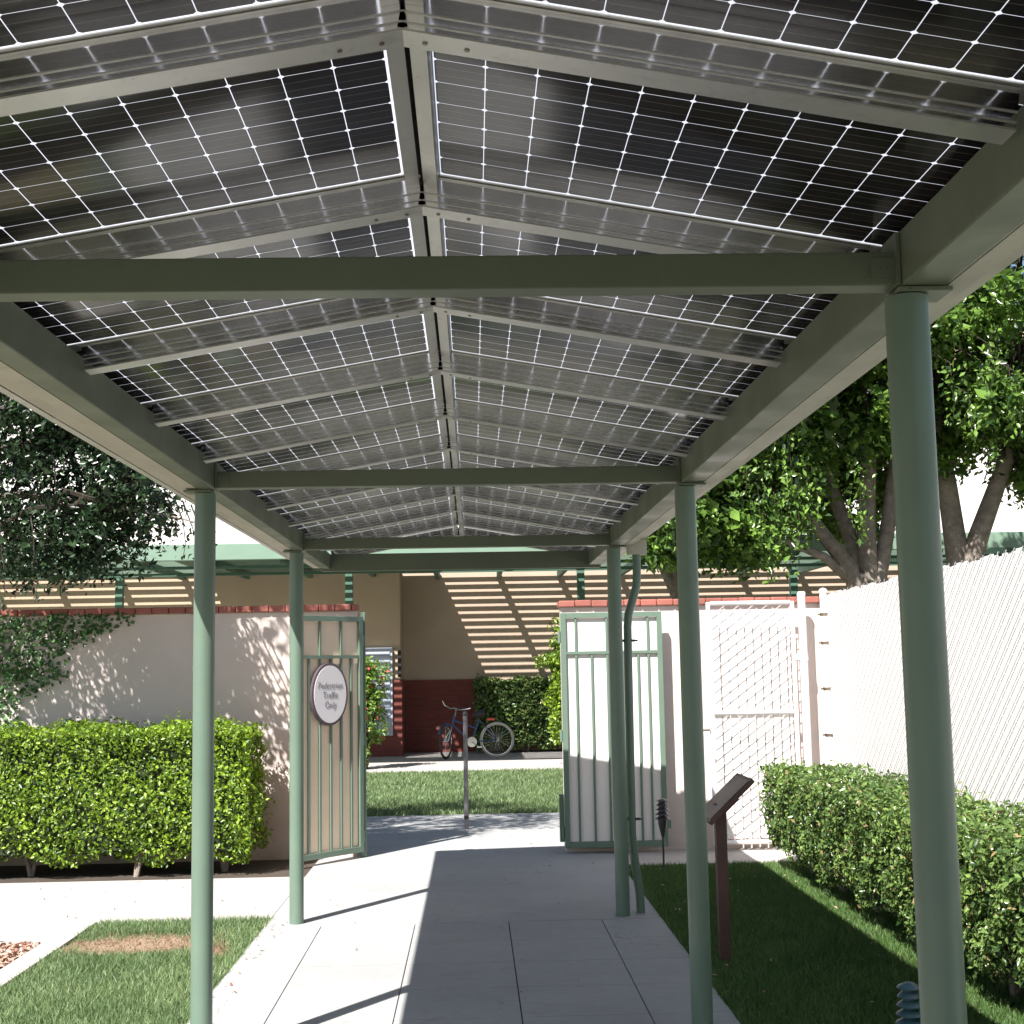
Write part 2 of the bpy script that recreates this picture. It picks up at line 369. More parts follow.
# lawns
sheet('lawn_soil', [(-2.468, -2), (-1.342, -2), (-1.342, 9.138), (-2.468, 9.138)], -.014, M['thatch_l'])
P = np.column_stack([rng.uniform(-2.46, -1.34, 46000), rng.uniform(5.3, 9.16, 46000), np.full(46000, -.014)])
keep = rng.uniform(size=len(P)) > .0
for (cx, cy, rx, ry) in PATCH:
    d = ((P[:, 0] - cx) / rx) ** 2 + ((P[:, 1] - cy) / ry) ** 2; keep &= (d > 1.0) | (rng.uniform(size=len(P)) < .3 + .4 * np.clip(d, 0, 1))
P = P[keep]; d = ((P[:, 0] + 2.02) / .5) ** 2 + ((P[:, 1] - 8.42) / .32) ** 2
blades('grass', P[d > 1], .043, .0065, M['grass'])
o = blades('dry_grass', P[d <= 1], .022, .006, M['grass'], lean=1.2)
RL = [(1.172, -2), (3.3, -2), (3.3, 11.14), (1.172, 11.14)]
sheet('right_lawn_soil', RL, -.014, M['thatch'])
P = np.column_stack([rng.uniform(1.175, 2.62, 95000), 5.6 + 5.5 * rng.uniform(size=95000) ** 1.15, np.full(95000, -.014)])
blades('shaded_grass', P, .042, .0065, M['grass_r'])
sheet('far_lawn_soil', [(-6, 15.2), (5, 15.2), (5, 21.4), (-6, 21.4)], -.014, M['thatch'])
P = np.column_stack([rng.uniform(-2.4, 2.2, 60000), rng.uniform(15.2, 21.4, 60000), np.full(60000, -.014)])
blades('far_grass', P, .06, .016, M['grass'])
o = MB().box((-9, 21.405, -.06), (9, 26.6, 0)).build('far_sidewalk', M['concrete2']); tag(o, kind='structure')
k = 60; P = np.concatenate([np.column_stack([rng.uniform(-1.3, 1.1, k), rng.uniform(4, 15, k), np.full(k, .006)]), np.column_stack([rng.uniform(-5, -1.4, k), rng.uniform(9.2, 10.9, k), np.full(k, .006)]), np.column_stack([rng.uniform(1.2, 2.4, 80), rng.uniform(5.6, 11.1, 80), np.full(80, .02)]), np.column_stack([rng.uniform(-1.34, -1.2, 60), rng.uniform(5.6, 9.1, 60), np.full(60, .006)])])
o = leaves('leaf_litter', P, np.tile([0, 0, 1.], (len(P), 1)), .028, M['chip'], aspect=.45, jitter=.25); o['kind'] = 'stuff'
# ------------------------------------------------------------------ canopy
PHI = .1753; XC, ZR = -.10, 2.710
cp, sp = math.cos(PHI), math.sin(PHI)
can = thing('solar_canopy', 'long gabled walkway canopy of solar panels on sage green steel posts over the tiled path', 'canopy', (-.1, 2.8, 0))
XL, XR = -1.1505, .9386; PY = [-.25 + 3.0625 * i for i in range(4)]   # -.25, 2.81, 5.875, 8.9375
PY = [-3.31] + PY
HB = 2.385
pm = MB(); pm.tube([(0, 0, -.02), (0, 0, 2.37)], .0455, 28, caps=True)
post0 = autosmooth(pm.build('post', M['sage'])); first = True
plate = MB().cbox((-.03, -.05, 2.373), (.085, .05, 2.383), .002).build('cap_plate', M['sage_beam'])
for y in PY:
    for x in (XL, XR):
        if first: p, q = post0, plate; first = False
        else: p = post0.copy(); q = plate.copy(); C.objects.link(p); C.objects.link(q)
        p.location = (x, y, 0); setpar(p, can)
        q.parent = p; q.location = (.0, 0, 0); q.scale = (1 if x > 0 else -1, 1, 1)
Y0, Y1 = -3.6, 10.66
for sx, xi, xo in ((1, .916, 1.012), (-1, -1.103, -1.172)):
    a, b = min(xi, xo), max(xi, xo)
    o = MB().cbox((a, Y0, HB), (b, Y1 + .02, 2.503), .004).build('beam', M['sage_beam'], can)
    # bottom lip and second strip beyond the seam
    e = xo + sx * .008; gw = 0 if sx > 0 else .03
    zb = 2.432; prof = [(0, 0), (sx * (gw + .135), 0), (sx * (gw + .15), .012), (sx * (gw + .155), .03), (sx * (gw + .155), .052), (sx * (gw + .143), .052), (sx * (gw + .143), .02), (sx * (gw + .13), .008), (sx * .01, .008), (sx * .01, .04), (0, .04)]
    g = MB().prism(prof, (e, Y0, zb), (e, Y1 - .1, zb)).build('gutter', M['gutter'], can)
    MB().box((min(e, e + sx * .05), Y0, HB + .004), (max(e, e + sx * .05), Y1 - .1, zb - .003)).build('gutter_rail', M['gutter'], can)
for y in PY:
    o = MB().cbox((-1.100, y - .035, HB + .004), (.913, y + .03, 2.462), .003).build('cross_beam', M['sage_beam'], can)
    for x, s_ in ((-1.101, 1), (.914, -1)):
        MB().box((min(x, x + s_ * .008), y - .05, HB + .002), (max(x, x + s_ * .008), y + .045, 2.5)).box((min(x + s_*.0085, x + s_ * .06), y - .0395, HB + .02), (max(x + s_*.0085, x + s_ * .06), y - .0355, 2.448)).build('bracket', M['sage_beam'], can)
MB().cbox((-1.172, 10.60, HB - .02), (1.012, 10.655, 2.50), .004).build('end_beam', M['sage_beam'], can)
# aluminium rafters, one each side per bay line
DY = .85; KS = list(range(-6, 11))
def rafter_mesh(side, length):
    mb = MB(); L = length
    def seg(y0, y1, z0, z1, mi): mb.box((min(.004 * side, L * side), y0, z0), (max(.004 * side, L * side), y1, z1), mi)
    seg(.0, .004, -.074, -.006, 0)                       # web that faces the walker
    seg(-.003, -.0003, -.045, -.0425, 1); seg(-.003, -.0003, -.063, -.0605, 1)  # ribs
    seg(-.006, .055, -.078, -.0743, 1)                   # bottom flange
    seg(.0043, .04, -.009, -.006, 1); seg(-.008, .0, -.0058, -.0045, 1)
    for u_ in (.05, .12):
        mb.lathe([(.0045, -.0805), (.0045, -.0782)], (u_ * side, .028), 10, 2)
    o = mb.build('rafter', [M['alu'], M['alu_flat'], M['screw']]); return o
LR = {1: (1.012) / cp, -1: (1.001) / cp}
raf = {s_: rafter_mesh(s_, LR[s_]) for s_ in (1, -1)}
SL = {1: 1.28 / cp, -1: 1.31 / cp}
def panel_mesh(side):
    L = SL[side]; mb = MB(); a, b = sorted((X0 * side - .006 * side, L * side))
    mb.add([(a, .052, 0), (b, .052, 0), (b, DY - .004, 0), (a, DY - .004, 0)], [(0, 1, 2, 3)])
    return mb.build('solar_panel', M['cells'])
def frame_mesh(side):
    L = SL[side]; mb = MB()
    for u0, u1 in ((.010, .0405), (L, L + .022)):
        a, b = sorted((u0 * side, u1 * side)); mb.box((a, .0, -.030 if u0 < .1 else -.012), (b, DY - .0005, .004))
    a, b = sorted((.0405 * side, L * side))
    mb.box((a, .0, -.004), (b, .0515, .004)); mb.box((a, DY - .0175, -.003), (b, DY - .0005, .004)); mb.box((a, DY - .0175, .0045), (b, DY + .012, .007))
    return mb.build('panel_frame', M['alu_flat'])
pan = {s_: panel_mesh(s_) for s_ in (1, -1)}; frm = {s_: frame_mesh(s_) for s_ in (1, -1)}
used = set()
for k in KS:
    for s_ in (1, -1):
        y = 2.11 + DY * k
        if s_ in used:
            r = raf[s_].copy(); C.objects.link(r)
        else: r = raf[s_]
        r.location = (XC, y, ZR); r.rotation_euler = (0, s_ * PHI, 0); setpar(r, can)
        if k < 10:
            if s_ in used:
                p = pan[s_].copy(); f = frm[s_].copy(); C.objects.link(p); C.objects.link(f)
            else: p, f = pan[s_], frm[s_]
            p.location = (XC, y, ZR); p.rotation_euler = (0, s_ * PHI, 0); setpar(p, can)
            f.parent = p; f.location = (0, 0, 0)
        used.add(s_)
o = MB().prism([(-.03, -.002), (0, .004), (.03, -.002), (.03, .006), (0, .012), (-.03, .006)], (XC, Y0, ZR + .0035), (XC, Y1, ZR + .0035)).build('ridge_cap', M['black'], can)
# downspout at the far right post
ds = MB().tube([(1.10, 9.02, 2.432), (1.10, 9.02, 2.2), (1.095, 9.02, 2.12), (1.035, 9.02, 1.93), (1.028, 9.02, 1.85), (1.02, 9.02, .5), (1.035, 9.02, .32), (1.06, 9.02, .12), (1.065, 9.02, .0)], .028, 16)
d = autosmooth(ds.build('downspout', M['sage'], can))
for z in (1.76, .6):
    MB().box((.97, 9.0, z - .008), (1.075, 9.04, z + .008)).lathe([(.006, z - .006), (.01, z), (.006, z + .006)], (1.083, 9.0), 10).build('clamp', M['bronze'], d)
MB().cbox((1.04, 8.97, 2.33), (1.165, 9.07, 2.431), .004).build('outlet', M['gutter'], d)

# ------------------------------------------------------------------ garden wall and coping
def wall(label, x0, x1, rx0, rx1):
    t = thing('garden_wall', label, 'wall', ((x0 + x1) / 2, 12.1, 0))
    MB().cbox((x0, 12.0, -.05), (x1, 12.2, 2.115), .008).build('wall', M['stucco'], t)
    mb = MB(); x = x0 - .02; i = 0
    while x < x1 + .01:
        w = .145; e = min(x + w, x1 + .02)
        dz = random.uniform(-.002, .002)
        mb.cbox((x + .002, 11.965, 2.118 + dz), (e - .003, 12.235, 2.174 + dz), .009)
        x += w
    mb.build('coping', M['coping'], t)
    MB().box((x0 - .01, 11.985, 2.1155), (x1 + .01, 12.215, 2.1178)).build('mortar_bed', M['stucco'], t)
    return t
wall('white stucco garden wall with red clay coping behind the tall hedge and climbing vine', -8.0, -1.03, 0, 0)
wall('white stucco garden wall with red clay coping behind the right gate and chain link gate', .78, 3.35, 0, 0)

# ------------------------------------------------------------------ green bar gates
def gate(name_label, loc, rz, W, board, bars, side):
    t = thing('metal_gate', name_label, 'gate', loc, rz, 'open pedestrian gates')
    H0, H1 = .05, 2.06; fw = .045
    fr = MB()
    for a, b in (((0, -.02, H0), (fw, .02, H1)), ((W - fw, -.02, H0), (W, .02, H1)), ((fw, -.019, H0), (W - fw, .019, H0 + .05)), ((fw, -.019, H1 - .045), (W - fw, .019, H1))):
        fr.cbox(a, b, .003)
    localpar(fr.build('gate_frame', M['sage']), t)
    localpar(MB().box((fw, -.017, 1.70), (W - fw, .001, 1.725)).build('rail', M['sage']), t)
    for x in bars[0]:
        localpar(MB().box((x - .009, -.012, H0 + .051), (x + .009, .006, 1.699)).build('bar', M['sage']), t)
    for x in bars[1]:
        localpar(MB().box((x - .009, -.012, 1.7255), (x + .009, .006, H1 - .046)).build('bar', M['sage']), t)
    localpar(MB().box((fw - .005, .008, H0 + .052), (W - fw + .005, .016, H1 - .047)).build('backing_board', board), t)
    for z in (.18, 1.0, 1.85):
        localpar(MB().lathe([(.014, z - .05), (.014, z + .05)], ((-.012 if side > 0 else W + .012), 0), 12).build('hinge', M['sage']), t)
    localpar(MB().box(((-.035 if side < 0 else W + .002), -.012, .20), ((-.002 if side < 0 else W + .03), .012, .27)).build('latch', M['sage']), t)
    return t
# left: hinge post at (-.97,11.93), swings towards the viewer
ang = math.atan2(11.93 - 11.36, -.97 + 1.46)
gl = gate('green barred gate with oval sign standing open beside the left wall', (-1.46, 11.36, 0), ang, .75, M['gate_board'], ([.13, .255, .38, .50, .62], [.255, .50]), -1)
gr = gate('green barred gate folded flat against the right wall behind the downspout', (.765, 11.86, 0), 0, .885, M['gate_board_pale'], ([.13, .265, .40, .535, .67, .76], [.13, .40, .76]), 1)
MB().box((0.725, 11.88, .1), (.763, 11.95, .5)).build('gate_stop', M['sage'], gr)
MB().cbox((-.985, 11.945, 0), (-.94, 11.99, 2.1), .004).build('gate_post', M['sage'], gl)
# oval sign on the left gate (in gate coordinates, faces -y)
sg = thing('oval_sign', 'oval white sign reading Pedestrian Traffic Only hung on the left gate', 'sign')
localpar(sg, gl); sg.parent = None
gm4 = Matrix.LocRotScale(gl.location, gl.rotation_euler, gl.scale)
sg.matrix_world = gm4 @ Matrix.Translation((.335, -.034, 1.40)); sg.location = (gm4 @ Vector((.335, -.034, 1.40))); sg.rotation_euler = (0, 0, ang)
def oval(rx, rz, y0, y1, seg=56):
    mb = MB(); vs = []
    for y in (y0, y1):
        for j in range(seg): a = 2 * math.pi * j / seg; vs.append((rx * math.cos(a), y, rz * math.sin(a)))
    fs = [(j, (j + 1) % seg, seg + (j + 1) % seg, seg + j) for j in range(seg)] + [tuple(range(seg)), tuple(range(seg, 2 * seg))[::-1]]
    return mb.add(vs, fs)
localpar(oval(.205, .262, -.008, .02).build('sign_rim', M['sign_rim']), sg)
localpar(oval(.184, .24, -.0115, -.0083).build('sign_face', M['sign_white']), sg)
def text_mesh(s_, size, mat, parent, loc, rot, sx=1, name='lettering'):
    cu = bpy.data.curves.new(name, 'FONT'); cu.body = s_; cu.size = size; cu.align_x = 'CENTER'; cu.align_y = 'CENTER'; cu.extrude = .0008; cu.offset = -.0013
    ob = bpy.data.objects.new(name, cu); C.objects.link(ob)
    dg = bpy.context.evaluated_depsgraph_get(); me = bpy.data.meshes.new_from_object(ob.evaluated_get(dg))
    bpy.data.objects.remove(ob); me.materials.clear(); me.materials.append(mat)
    o = bpy.data.objects.new(name, me); C.objects.link(o); o.location = loc; o.rotation_euler = rot; o.scale = (sx, 1, 1); o.parent = parent; return o
for s_, z in (('Pedestrian', .072), ('Traffic', -.008), ('Only', -.088)):
    text_mesh(s_, .078, M['sign_ink'], sg, (0, -.0128, z), (R(90), 0, 0), .86)

# ------------------------------------------------------------------ white chain link
def weave(mb, p0, p1, z0, z1, pitch, r, mi=0, off=(0, 0), dirs=(1, -1)):
    """diagonal wires over the rectangle p0-p1 (ground points) from z0 to z1"""
    p0 = Vector((*p0, 0)); p1 = Vector((*p1, 0)); L = (p1 - p0).length; d = (p1 - p0) / L; H = z1 - z0; nrm = Vector((off[0], off[1], 0))
    slope = .74
    for sg_ in dirs:
        k = -H / slope
        while k < L:
            a0 = k; a1 = k + H / slope
            t0 = max(0, -a0 / (a1 - a0)); t1 = min(1, (L - a0) / (a1 - a0))
            if t1 > t0:
                def pt(t):
                    zz = z0 + H * t if sg_ > 0 else z1 - H * t
                    q = p0 + d * (a0 + (a1 - a0) * t) + nrm; return (q.x, q.y, zz)
                mb.tube([pt(t0), pt(t1)], r, 4, mi, caps=False)
            k += pitch
    return mb
def slat_rows(mb, p0, p1, z0, z1, w, gap, th, mi=0):
    p0 = Vector((*p0, 0)); p1 = Vector((*p1, 0)); L = (p1 - p0).length; d = (p1 - p0) / L; a = math.atan2(d.y, d.x); x = 0
    while x < L:
        m = Matrix.Translation(p0 + d * x) @ Matrix.Rotation(a, 4, 'Z')
        mb.box((0, -th / 2, z0), (min(w, L - x), th / 2, z1 + random.uniform(-.012, .012)), mi, m); x += w + gap
    return mb
F0, F1 = (2.80, 1.0), (3.13, 11.98)
t = thing('chain_link_fence', 'white slatted chain link fence running back beside the low hedge', 'fence', (2.95, 6, 0))
dF = Vector((F1[0] - F0[0], F1[1] - F0[1], 0)).normalized(); nl = (-dF.y * .012, dF.x * .012)
slat_rows(MB(), F0, F1, .05, 2.185, .066, .007, .006).build('privacy_slats', M['white_slat'], t)
weave(MB(), F0, F1, .05, 2.2, .125, .0030, 0, nl, (-1,)).build('wire_mesh', M['wire'], t)
for i in range(5):
    q = Vector((*F1, 0)) - dF * (.01 + i * 2.7) + Vector((dF.y, -dF.x, 0)) * .04
    MB().tube([(q.x, q.y, -.05), (q.x, q.y, 2.19)], .03, 14).build('post', M['white_paint'], t)
MB().tube([(F0[0] + .04, F0[1], 2.16), (F1[0] + .04, F1[1] - .04, 2.16)], .02, 10).build('top_rail', M['white_paint'], t)
q = Vector((*F1, 0)) + Vector((-.03, -.06, 0))
cpost = MB().tube([(q.x, q.y, -.05), (q.x, q.y, 2.2)], .032, 14).lathe([(.036, 2.2), (.04, 2.215), (.03, 2.235), (.008, 2.245)], (q.x, q.y), 14)
cpost.build('corner_post', M['white_paint'], t)
for z in (.5, .95, 1.35, 1.75, 2.0):
    MB().lathe([(.037, z), (.037, z + .025)], (q.x, q.y), 14).box((q.x - .055, q.y - .01, z + .004), (q.x - .037, q.y + .005, z + .02)).build('tie_band', M['screw'], t)
t = thing('chain_link_gate', 'white chain link gate leaning against the right stucco wall', 'gate', (2.48, 11.86, 0))
gx0, gx1, gy = 2.06, 2.80, 11.84
fr = MB()
fr.tube([(gx0, gy, .05), (gx0, gy, 2.13)], .02, 10).tube([(gx1, gy, .05), (gx1, gy, 2.13)], .02, 10)
for z in (.07, 1.17, 2.12): fr.tube([(gx0 + .02, gy, z), (gx1 - .02, gy, z)], .019, 10)
autosmooth(fr.build('gate_frame', M['white_paint'], t))
slat_rows(MB(), (gx0 + .03, gy + .012), (gx1 - .03, gy + .012), .1, 2.05, .060, .013, .004).build('privacy_slats', M['white_slat'], t)
weave(MB(), (gx0 + .02, gy), (gx1 - .02, gy), .09, 1.15, .125, .0034, 0, (0, -.006), (1,)).build('wire_mesh', M['wire'], t)
weave(MB(), (gx0 + .02, gy), (gx1 - .02, gy), 1.19, 2.1, .125, .0034, 0, (0, -.006), (1,)).build('wire_mesh', M['wire'], t)
autosmooth(MB().tube([(gx1 + .085, gy, -.05), (gx1 + .085, gy, 2.17)], .034, 16).lathe([(.036, 2.17), (.038, 2.19), (.025, 2.21)], (gx1 + .085, gy), 14).build('hinge_post', M['white_paint'], t))
for z in (.3, 1.62): MB().box((gx1 + .02, gy - .015, z), (gx1 + .05, gy + .015, z + .05)).lathe([(.04, z - .01), (.04, z + .04)], (gx1 + .085, gy), 14).build('hinge', M['white_paint'], t)
MB().box((gx0 - .09, gy - .03, 1.02), (gx0 - .02, gy - .01, 1.035)).build('latch', M['screw'], t)

# ------------------------------------------------------------------ shrubs and hedges
def hedge(label, x0, x1, y0, y1, z0, z1, nleaf, size, mat, stems, faces, lump=.05, taper=0., name='hedge'):
    t = thing(name, label, 'hedge', ((x0 + x1) / 2, (y0 + y1) / 2, 0))
    def disp(P):
        return (np.sin(P[:, 0] * 7.3 + P[:, 2] * 5) + np.sin(P[:, 1] * 6.1 - P[:, 2] * 8.2 + 1.3) + np.sin(P[:, 0] * 15 + P[:, 1] * 13 + P[:, 2] * 17)) * lump * .35
    Ps, Ns = [], []
    areas = {'f': (x1 - x0) * (z1 - z0), 'l': (y1 - y0) * (z1 - z0), 'r': (y1 - y0) * (z1 - z0), 't': (x1 - x0) * (y1 - y0), 'b': (x1 - x0) * (z1 - z0)}
    tot = sum(areas[c] for c in faces)
    for c in faces:
        k = int(nleaf * areas[c] / tot); a, b = rng.uniform(size=k), rng.uniform(size=k); dep = np.abs(rng.normal(0, .07, k)) - .02
        X, Y, Z = x0 + (x1 - x0) * a, y0 + (y1 - y0) * a, z0 + (z1 - z0) * b
        if c == 'f': p = np.column_stack([X, y0 + dep, Z]); nn = [0, -1, .35]
        if c == 'b': p = np.column_stack([X, y1 - dep, Z]); nn = [0, 1, .35]
        if c == 'l': p = np.column_stack([x0 + dep, Y, Z]); nn = [-1, 0, .35]
        if c == 'r': p = np.column_stack([x1 - dep, Y, Z]); nn = [1, 0, .35]
        if c == 't': p = np.column_stack([X, y0 + (y1 - y0) * b, z1 - dep]); nn = [0, 0, 1]
        n_ = np.tile(np.array(nn, float), (k, 1)); p = p + n_ * disp(p)[:, None]
        # soft bottom: foliage lifts unevenly and narrows slightly
        low = np.clip((z0 + .18 - p[:, 2]) / .18, 0, 1); p -= n_ * (low * .07)[:, None]
        Ps.append(p); Ns.append(n_)
    P = np.concatenate(Ps); Nn = np.concatenate(Ns)
    cut = z0 + .07 * (np.sin(P[:, 0] * 9 + P[:, 1] * 7) * .5 + .5) * 1.3
    k = P[:, 2] > cut; P, Nn = P[k], Nn[k]
    leaves('foliage', P, Nn, size, mat, t, .55, .75)
    # sprigs that stand out of the clipped faces
    i = rng.integers(0, len(P), len(P) // 14); Q = P[i] + Nn[i] * rng.uniform(.01, .06, (len(i), 1)); Q = Q + rng.normal(0, .012, Q.shape)
    leaves('sprigs', Q, Nn[i], size * 1.05, mat, t, .5, 1.1)
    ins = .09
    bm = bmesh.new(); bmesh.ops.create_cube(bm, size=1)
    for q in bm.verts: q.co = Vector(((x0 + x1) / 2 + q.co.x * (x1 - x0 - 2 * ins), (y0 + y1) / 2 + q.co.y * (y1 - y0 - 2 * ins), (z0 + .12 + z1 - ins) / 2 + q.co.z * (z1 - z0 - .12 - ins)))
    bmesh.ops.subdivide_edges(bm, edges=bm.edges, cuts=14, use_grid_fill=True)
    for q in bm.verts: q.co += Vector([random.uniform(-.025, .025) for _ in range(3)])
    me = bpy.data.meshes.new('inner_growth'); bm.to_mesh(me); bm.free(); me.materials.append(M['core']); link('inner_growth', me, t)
    for (sx_, sy_) in stems:
        mb = MB()
        for b_ in range(4):
            a = random.uniform(0, 6.28); mb.tube([(sx_, sy_, -.03), (sx_ + .03 * math.cos(a), sy_ + .03 * math.sin(a), .1), (sx_ + .14 * math.cos(a), sy_ + .08 * math.sin(a), z0 + .3)], [.022, .016, .01], 7)
        mb.build('stem', M['bark'], t)
    return t
hedge('tall bright green clipped hedge in front of the left wall', -5.6, -1.80, 11.07, 11.75, .07, 1.165, 54000, .037, M['leaf_hedge'],
      [(-2.72, 11.2), (-3.6, 11.35), (-2.05, 11.4), (-4.4, 11.35)], 'frtb', .085)
hedge('low dark green clipped hedge along the white slatted fence', 2.31, 2.95, 2.6, 10.95, .10, .77, 66000, .036, M['leaf_box'],
      [(2.55, y) for y in (5.2, 5.9, 6.6, 7.3, 8.0, 8.8, 9.6, 10.4)], 'lftb' , .05)

def cloud(centers, radii, counts):
    P, Nn = [], []
    for c, r, k in zip(centers, radii, counts):
        d = rng.normal(0, 1, (k, 3)); d /= np.linalg.norm(d, axis=1, keepdims=True); rr = rng.uniform(.15, 1, (k, 1)) ** .5
        P.append(np.array(c) + d * rr * np.array(r)); Nn.append(d * .6 + np.array([0, 0, .5]))
    return np.concatenate(P), np.concatenate(Nn)
def bush(name, label, c, r, nclump, nleaf, size, mat, base_z=0):
    t = thing(name, label, 'shrub', (c[0], c[1], 0)); cs, rs = [], []
    for i in range(nclump):
        d = Vector((random.gauss(0, 1), random.gauss(0, 1), random.gauss(0, 1))).normalized() * random.uniform(.35, .95)
        cs.append((c[0] + d.x * r[0], c[1] + d.y * r[1], max(.12, c[2] + d.z * r[2]))); q = random.uniform(.12, .24); rs.append((q, q, q * .8))
    P, Nn = cloud(cs, rs, [nleaf // nclump] * nclump); P = P[P[:, 2] > .03]
    leaves('foliage', P, Nn[:len(P)], size, mat, t, .5, .6)
    mb = MB()
    for q in cs[::4]: mb.tube([(c[0] + random.uniform(-.05, .05), c[1], -.02), (c[0] * .5 + q[0] * .5, (c[1] + q[1]) / 2, q[2] * .5), q], [.018, .012, .005], 6)
    mb.build('stem', M['twig'], t); return t

# ------------------------------------------------------------------ trees
def tree(name, label, base, limbs, trunk_r, clumps, size, mat, cr=(.38, .6), per=170, sprays=None, group=None, fill=60):
    t = thing(name, label, 'tree', base, group=group)
    mb = MB()
    for path, r0, r1 in limbs:
        k = len(path); mb.tube([Vector(p) for p in path], [r1 + (r0 - r1) * (1 - i / (k - 1)) ** (2.2 if k > 6 else 1) for i in range(k)], 12)
    autosmooth(mb.build('trunk', M['bark'], t), 60)
    cs, rs, ct = [], [], []
    for c in clumps:
        q = random.uniform(*cr); cs.append(c); rs.append((q, q, q * .75)); ct.append(int(per * (q / cr[1]) ** 2) + 20)
    P, Nn = cloud(cs, rs, ct)
    leaves('crown', P, Nn, size, mat, t, .48, .7, droop=.3)
    P, Nn = cloud(cs, [(q[0] * .7, q[1] * .7, q[2] * .7) for q in rs], [fill] * len(cs))
    leaves('inner_crown', P, Nn, size * 1.9, mat, t, .6, .9)
    # twigs reaching into the clumps
    mb = MB(); ends = [Vector(l[0][-1]) for l in limbs] + [Vector(l[0][len(l[0]) // 2]) for l in limbs]
    for c in cs[::2]:
        c = Vector(c); e = min(ends, key=lambda q: (q - c).length); m = (e + c) / 2 + Vector((random.uniform(-.2, .2), random.uniform(-.2, .2), .15))
        mb.tube([e, m, c], [.035, .02, .007], 5, caps=False)
    mb.build('twigs', M['twig'], t)
    if sprays:
        Q, Nq = [], []
        for (x, y, z, L) in sprays:
            k = int(L * 75); s_ = rng.uniform(0, 1, k); Q.append(np.column_stack([x + rng.normal(0, .05 + .05 * (1 - s_), k), y + rng.normal(0, .06, k), z - s_ * L])); Nq.append(np.tile([-.3, -.5, .4], (k, 1)))
        mb = MB()
        for (x, y, z, L) in sprays: mb.tube([(x - .15, y + .35, z + .25), (x, y, z), (x + .02, y, z - L * .6), (x, y, z - L)], [.008, .006, .004, .002], 4, caps=False)
        mb.build('spray_stems', M['twig'], t)
        leaves('hanging_sprays', np.concatenate(Q), np.concatenate(Nq), size * .95, mat, t, .48, .5, droop=1.5)
    return t
def ell(n_, c, r, zmin=None, shell=.5):
    out = []
    while len(out) < n_:
        d = Vector((random.gauss(0, 1), random.gauss(0, 1), random.gauss(0, 1))).normalized() * random.uniform(shell, 1) ** .6
        p = (c[0] + d.x * r[0], c[1] + d.y * r[1], c[2] + d.z * r[2])
        if zmin is None or p[2] > zmin(p) if callable(zmin) else p[2] > (zmin or -9): out.append(p)
    return out
# right: two multi-stemmed ficus trees beyond the fence
b = (5.05, 17.0, 0)
limbsA = [([(5.05, 17, -.1), (5.04, 17, 1.2), (5.0, 17.02, 2.4), (5.02, 17, 3.4), (5.1, 16.9, 4.6)], .19, .08),
          ([(5.0, 17, 1.9), (4.75, 16.9, 2.75), (4.35, 16.8, 3.25), (3.95, 16.7, 3.85), (3.6, 16.6, 4.4)], .12, .05),
          ([(4.9, 17, 2.5), (4.4, 16.8, 2.9), (3.9, 16.7, 3.1), (3.5, 16.6, 3.35)], .07, .03),
          ([(5.02, 17, 2.2), (4.85, 17.2, 3.2), (4.5, 17.3, 4.3), (4.3, 17.3, 5.0)], .115, .055),
          ([(5.05, 17, 2.3), (5.3, 17.1, 3.2), (5.5, 17.1, 4.4), (5.6, 17.2, 5.4)], .115, .055)]
cl = ell(190, (4.3, 17.4, 5.6), (2.7, 2.0, 2.3), lambda p: 3.9 + .25 * math.sin(p[0] * 3)) + ell(60, (3.0, 17.0, 3.9), (1.2, 1.0, 1.1), 2.95) + ell(60, (4.6, 18.6, 4.3), (2.2, .5, 1.3), 2.6)
sprA = [(random.uniform(3.2, 4.1), random.uniform(15.6, 16.4), random.uniform(3.3, 4.5), random.uniform(.5, 1.0)) for _ in range(16)] + [(4.75, 16.2, 4.0, 1.0), (4.7, 16.2, 4.2, 1.0), (2.6, 16, 3.6, .7), (2.4, 16, 3.7, .8), (3.75, 15.9, 3.5, .9), (3.6, 15.9, 3.6, .8)]
tree('ficus_tree', 'broad multi stemmed green tree with hanging sprays beyond the chain link gate', b, limbsA, .25, cl, .095, M['leaf_ficus'], (.34, .62), 300, sprA, 'trees beyond the white fence', fill=70)
limbsB = [([(6.3, 17.2, -.1), (6.28, 17.2, 1.6), (6.25, 17.2, 2.7), (6.15, 17.2, 3.8), (6.0, 17.2, 5.0)], .20, .10),
          ([(6.27, 17.2, 2.5), (6.5, 17.1, 3.2), (6.85, 17, 4.1), (7.1, 17, 5.0)], .155, .07)]
cl = ell(210, (7.0, 17.3, 6.0), (2.7, 2.2, 2.4), lambda p: 4.25 + .2 * math.sin(p[0] * 4)) + ell(16, (7.6, 17, 4.1), (.7, .6, .4), 3.7)
sprB = [(random.uniform(5.6, 7.2), random.uniform(15.4, 16.2), random.uniform(4.3, 5.6), random.uniform(.4, .8)) for _ in range(14)]
tree('ficus_tree', 'dense green tree with a forked grey trunk beyond the slatted fence', (6.3, 17.2, 0), limbsB, .25, cl, .095, M['leaf_ficus'], (.34, .62), 300, sprB, 'trees beyond the white fence')
cl = ell(130, (3.0, 20.0, 5.0), (2.6, 1.2, 2.0), lambda p: 3.5 + .15 * math.sin(p[0] * 5))
tree('shade_tree', 'dark leafy tree rising behind the pergola roof at centre right', (3.1, 20.4, 0), [([(3.1, 20.4, -.1), (3.1, 20.4, 2.6), (3.0, 20.3, 4.6)], .16, .08), ([(3.1, 20.4, 2.6), (2.3, 20.2, 4.4)], .1, .05)], .2, cl, .10, M['leaf_dark'], (.34, .58), 230)
